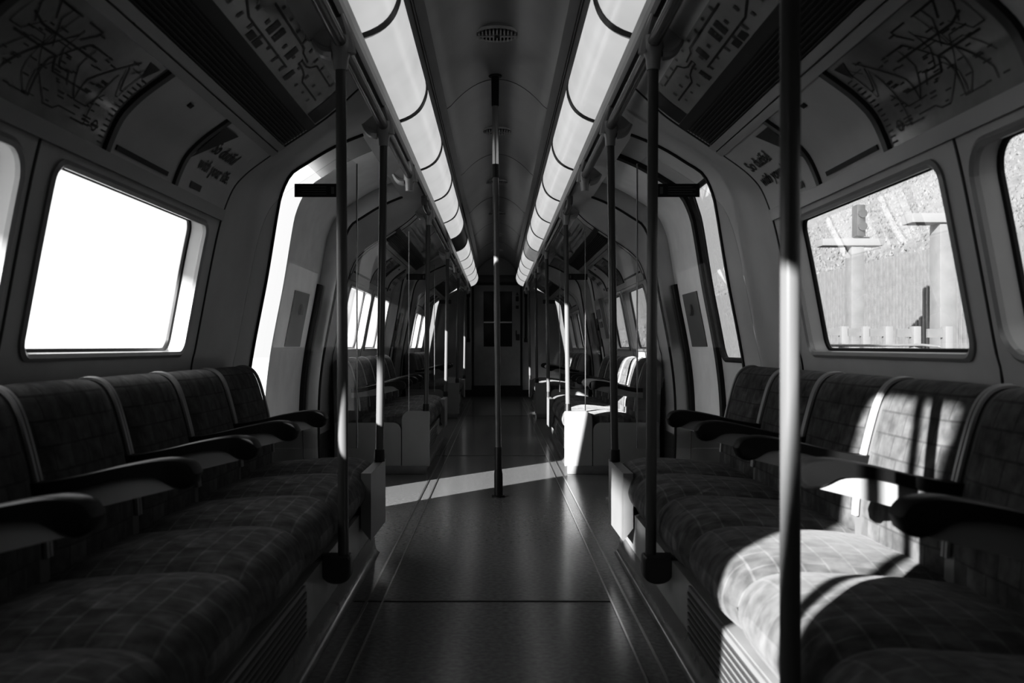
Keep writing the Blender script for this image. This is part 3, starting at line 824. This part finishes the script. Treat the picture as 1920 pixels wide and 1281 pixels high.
# alarm panel on the pillar beyond the middle bench
t = thing('alarm_panel', 'small grey emergency panel with two dark openings on the pillar past the middle bench', 'panel', (0, 9.25, 0))
def onp(z, off): return BAY.at(BAY.t_of_z(z), off)
def plate_on(z0, z1, y0, y1, th, base=0.0):
    return strip(BAY, BAY.t_of_z(z0), BAY.t_of_z(z1), y0, y1, th, n=4, base=base)
plate_on(0.88, 1.24, -0.2, 0.2, 0.03).build('panel_plate', M['trim'], t)
plate_on(1.06, 1.15, -0.12, 0.12, 0.034).build('alarm_handle_recess', M['black'], t)
plate_on(0.98, 1.035, -0.12, 0.12, 0.034).build('notice', M['black'], t)

# ------------------------------------------------------------------ outside, right-hand side
mb = MB(); mb.box(-60, 60, -60, 90, -1.2, -0.95); tag(mb.build('ground', M['ground']), kind='structure')
mb = MB(); rows = []
hs = random.Random(3)
for i in range(40):
    x = 2.6 + i * 0.9
    row = []
    for j in range(70):
        y = -4 + j * 1.2
        base = 0.52 if x < 7.2 else 0.52 + (x - 7.2) * 0.6
        if i == 0: base = -0.95
        nz = (hs.random() - .5) * (0.05 if x < 7 else 0.5)
        row.append((x if i else 2.2, y, base + nz))
    rows.append(row)
mb.grid(rows); tag(mb.build('hillside', M['bank'], ang=80), kind='structure')
# scrub on the slope
mb = MB()
for k in range(26000):
    x = 7.3 + 17 * hs.random() ** 1.5; y = hs.uniform(12, 62); z = 0.5 + (x - 7.2) * 0.6 + hs.random() ** 3 * 0.5; r = hs.uniform(.02, .075)
    a = hs.uniform(0, 6.28); ex = Vector((math.cos(a), math.sin(a), hs.uniform(-.4, .4))) * r * .6; ez = Vector((hs.uniform(-.6, .6), hs.uniform(-.6, .6), 1)) * r * 2
    p = Vector((x, y, z)); mb.add([p - ex, p + ex, p + ez], [(0, 1, 2)])
sc = mb.build('hillside_scrub', M['bush'], ang=80); tag(sc, 'pale scrubby bushes covering the slope behind the fence', 'bushes', kind='stuff')

fe = thing('boundary_fence', 'tall pale vertical pale fence beyond the right window', 'fence', (6.4, 0, 0.5))
mb = MB(); y = 4.0
while y < 34:
    mb.box(-0.012, 0.012, y - 0.035, y + 0.035, 0, 1.75); y += 0.13
mb.build('fence_pales', M['fence'], fe)
mb = MB()
for z in (0.3, 1.5): mb.box(0.012, 0.05, 4, 34, z - 0.03, z + 0.03)
mb.build('fence_rail', M['fence'], fe)
# concrete posts with cross beams
for i, (px, pt_, pb, w, b0, b1, by, Yd) in enumerate(((1602, 455, 655, 24, 1535, 1648, 457, 12.6), (1768, 420, 655, 32, 1698, 1795, 413, 9.6))):
    a = PX(px, pt_, Yd); hw = w / 2 / F * Yd
    t = thing('concrete_post', ('pale concrete post carrying the dark signal box outside the window', 'wide pale concrete post with flat beam at the window right side')[i], 'post', (a[0], Yd, 0.5), 'concrete posts outside')
    mb = MB(); mb.box(-hw, hw, -0.12, 0.12, 0, a[2] - 0.5, 0.02); mb.build('post', M['concrete'], t)
    c0, c1 = PX(b0, by, Yd), PX(b1, by, Yd)
    mb = MB(); mb.box(c0[0] - a[0], c1[0] - a[0], -0.16, 0.10, c0[2] - 0.5 - 0.04, c0[2] - 0.5 + 0.05, 0.01); mb.build('cross_beam', M['troughp'], t)
a = PX(1610, 415, 12.5)
t = thing('signal_head', 'dark upright signal box on top of the left concrete post', 'signal', a)
mb = MB(); mb.box(-0.055, 0.055, -0.1, 0.1, -0.2, 0.2, 0.02); mb.build('signal_case', M['signal'], t)
mb = MB(); mb.box(-0.04, 0.12, -0.05, 0.05, -0.27, -0.2); mb.build('signal_bracket', M['signal'], t)
mb = MB(); mb.tube([(0, -0.1, 0.08), (0, -0.16, 0.08)], [0.05, 0.055], 10); mb.tube([(0, -0.1, -0.08), (0, -0.16, -0.08)], [0.05, 0.055], 10); mb.build('signal_hood', M['signal'], t)
# low row of white posts with grey boards
Yq = 8.0
for i, px in enumerate((1582, 1622, 1664, 1716, 1775)):
    Yd = 9.6 - i * 0.42
    a = PX(px, 612, Yd)
    t = thing('trough_post', 'short white post in the low row outside the window, %s from the left' % ORD[i], 'post', (a[0], Yd, 0.45), 'low white posts')
    mb = MB(); hw = 7 / F * Yd; mb.box(-hw, hw, -0.05, 0.05, 0, a[2] - 0.45, 0.008); mb.build('post', M['troughp'], t)
    mb = MB(); mb.box(-0.15, -hw, 0.0, 0.03, a[2] - 0.45 - 0.09, a[2] - 0.45 - 0.02); mb.build('board', M['fence'], t)
t = thing('cable_pipe', 'thin grey pipe running low along the white posts outside', 'pipe', (0, 0, 0))
mb = MB(); mb.tube([PX(1540, 648, 9.2), PX(1640, 648, 8.7), PX(1730, 647, 8.2), PX(1760, 650, 8.0), PX(1840, 668, 7.8)], 0.011, 8); mb.build('pipe', M['fence'], t)

# ------------------------------------------------------------------ outside, left-hand side
mb = MB(); mb.box(-40, -1.6, -50, 80, -0.95, -0.12); tag(mb.build('ground_platform', M['platform']), kind='structure')
t = thing('sun_blocker_board', 'added sun-blocking board on two thin posts, left platform, behind the camera', 'board', (-5.85, -3.85, -0.12))  # added out of view to keep the sun off the shaded near seats
mb = MB(); mb.box(-0.05, 0.05, -1.3, 1.3, 3.45, 4.1, 0.01); mb.box(-0.05, 0.05, -1.3, -0.62, 3.1, 3.46); mb.build('board_face', M['blocker'], t)
for yy_ in (-1.2, 1.2):
    mb = MB(); mb.tube([(-0.09, yy_, 0), (-0.09, yy_, 4.05)], 0.04, 10); mb.build('board_post', M['trimdark'], t)

# ------------------------------------------------------------------ light
sd = Vector((0.8, 1.0, -0.384)).normalized()
sun = bpy.data.lights.new('sun', 'SUN'); sun.energy = 20.0; sun.angle = math.radians(0.6); sun.color = (1, 1, 1)
so = bpy.data.objects.new('sun', sun); COL.objects.link(so); so.rotation_euler = sd.to_track_quat('-Z', 'Y').to_euler(); so.location = (-8, -10, 8)
w = bpy.data.worlds.new('hazy_sky'); S.world = w; w.use_nodes = True; nt = w.node_tree; nt.nodes.clear()
out = nt.nodes.new('ShaderNodeOutputWorld'); bg = nt.nodes.new('ShaderNodeBackground')
tc = nt.nodes.new('ShaderNodeTexCoord'); dp = nt.nodes.new('ShaderNodeVectorMath'); dp.operation = 'DOT_PRODUCT'
dp.inputs[1].default_value = (-0.93, -0.25, 0.27)
nt.links.new(tc.outputs['Generated'], dp.inputs[0])
rp = nt.nodes.new('ShaderNodeMapRange'); rp.inputs['From Min'].default_value = -0.4; rp.inputs['From Max'].default_value = 0.9
rp.inputs['To Min'].default_value = 0.60; rp.inputs['To Max'].default_value = 2.2; rp.interpolation_type = 'SMOOTHSTEP'
nt.links.new(dp.outputs['Value'], rp.inputs['Value']); nt.links.new(rp.outputs['Result'], bg.inputs['Strength'])
bg.inputs['Color'].default_value = g(1.0)
nt.links.new(bg.outputs[0], out.inputs['Surface'])

# ------------------------------------------------------------------ camera
cam = bpy.data.cameras.new('camera'); co = bpy.data.objects.new('camera', cam); COL.objects.link(co)
cam.sensor_width = 36.0; cam.lens = F / 1920 * 36.0
cam.shift_x = (960 - VX) / 1920; cam.shift_y = (VY - 640.5) / 1920
co.location = (0, 0, CAMZ); co.rotation_euler = (math.radians(90), 0, 0)
cam.clip_start = 0.02; cam.clip_end = 300
cam.dof.use_dof = True; cam.dof.focus_distance = 5.5; cam.dof.aperture_fstop = 5.6
S.camera = co
S.view_settings.view_transform = 'Standard'
S.view_settings.look = 'None'
# film response: a soft toe that deepens the shadows
vs = S.view_settings; vs.exposure = 0.15; vs.use_curve_mapping = True
cm = vs.curve_mapping; c = cm.curves[3]
for x, y in ((0.02, 0.007), (0.05, 0.026), (0.11, 0.08), (0.30, 0.31), (0.62, 0.70)): c.points.new(x, y)
cm.update()
S.cycles.use_denoising = True
S.cycles.max_bounces = 10; S.cycles.transparent_max_bounces = 16; S.cycles.diffuse_bounces = 5
S.cycles.sample_clamp_indirect = 4.0
S.cycles.caustics_reflective = False; S.cycles.caustics_refractive = False
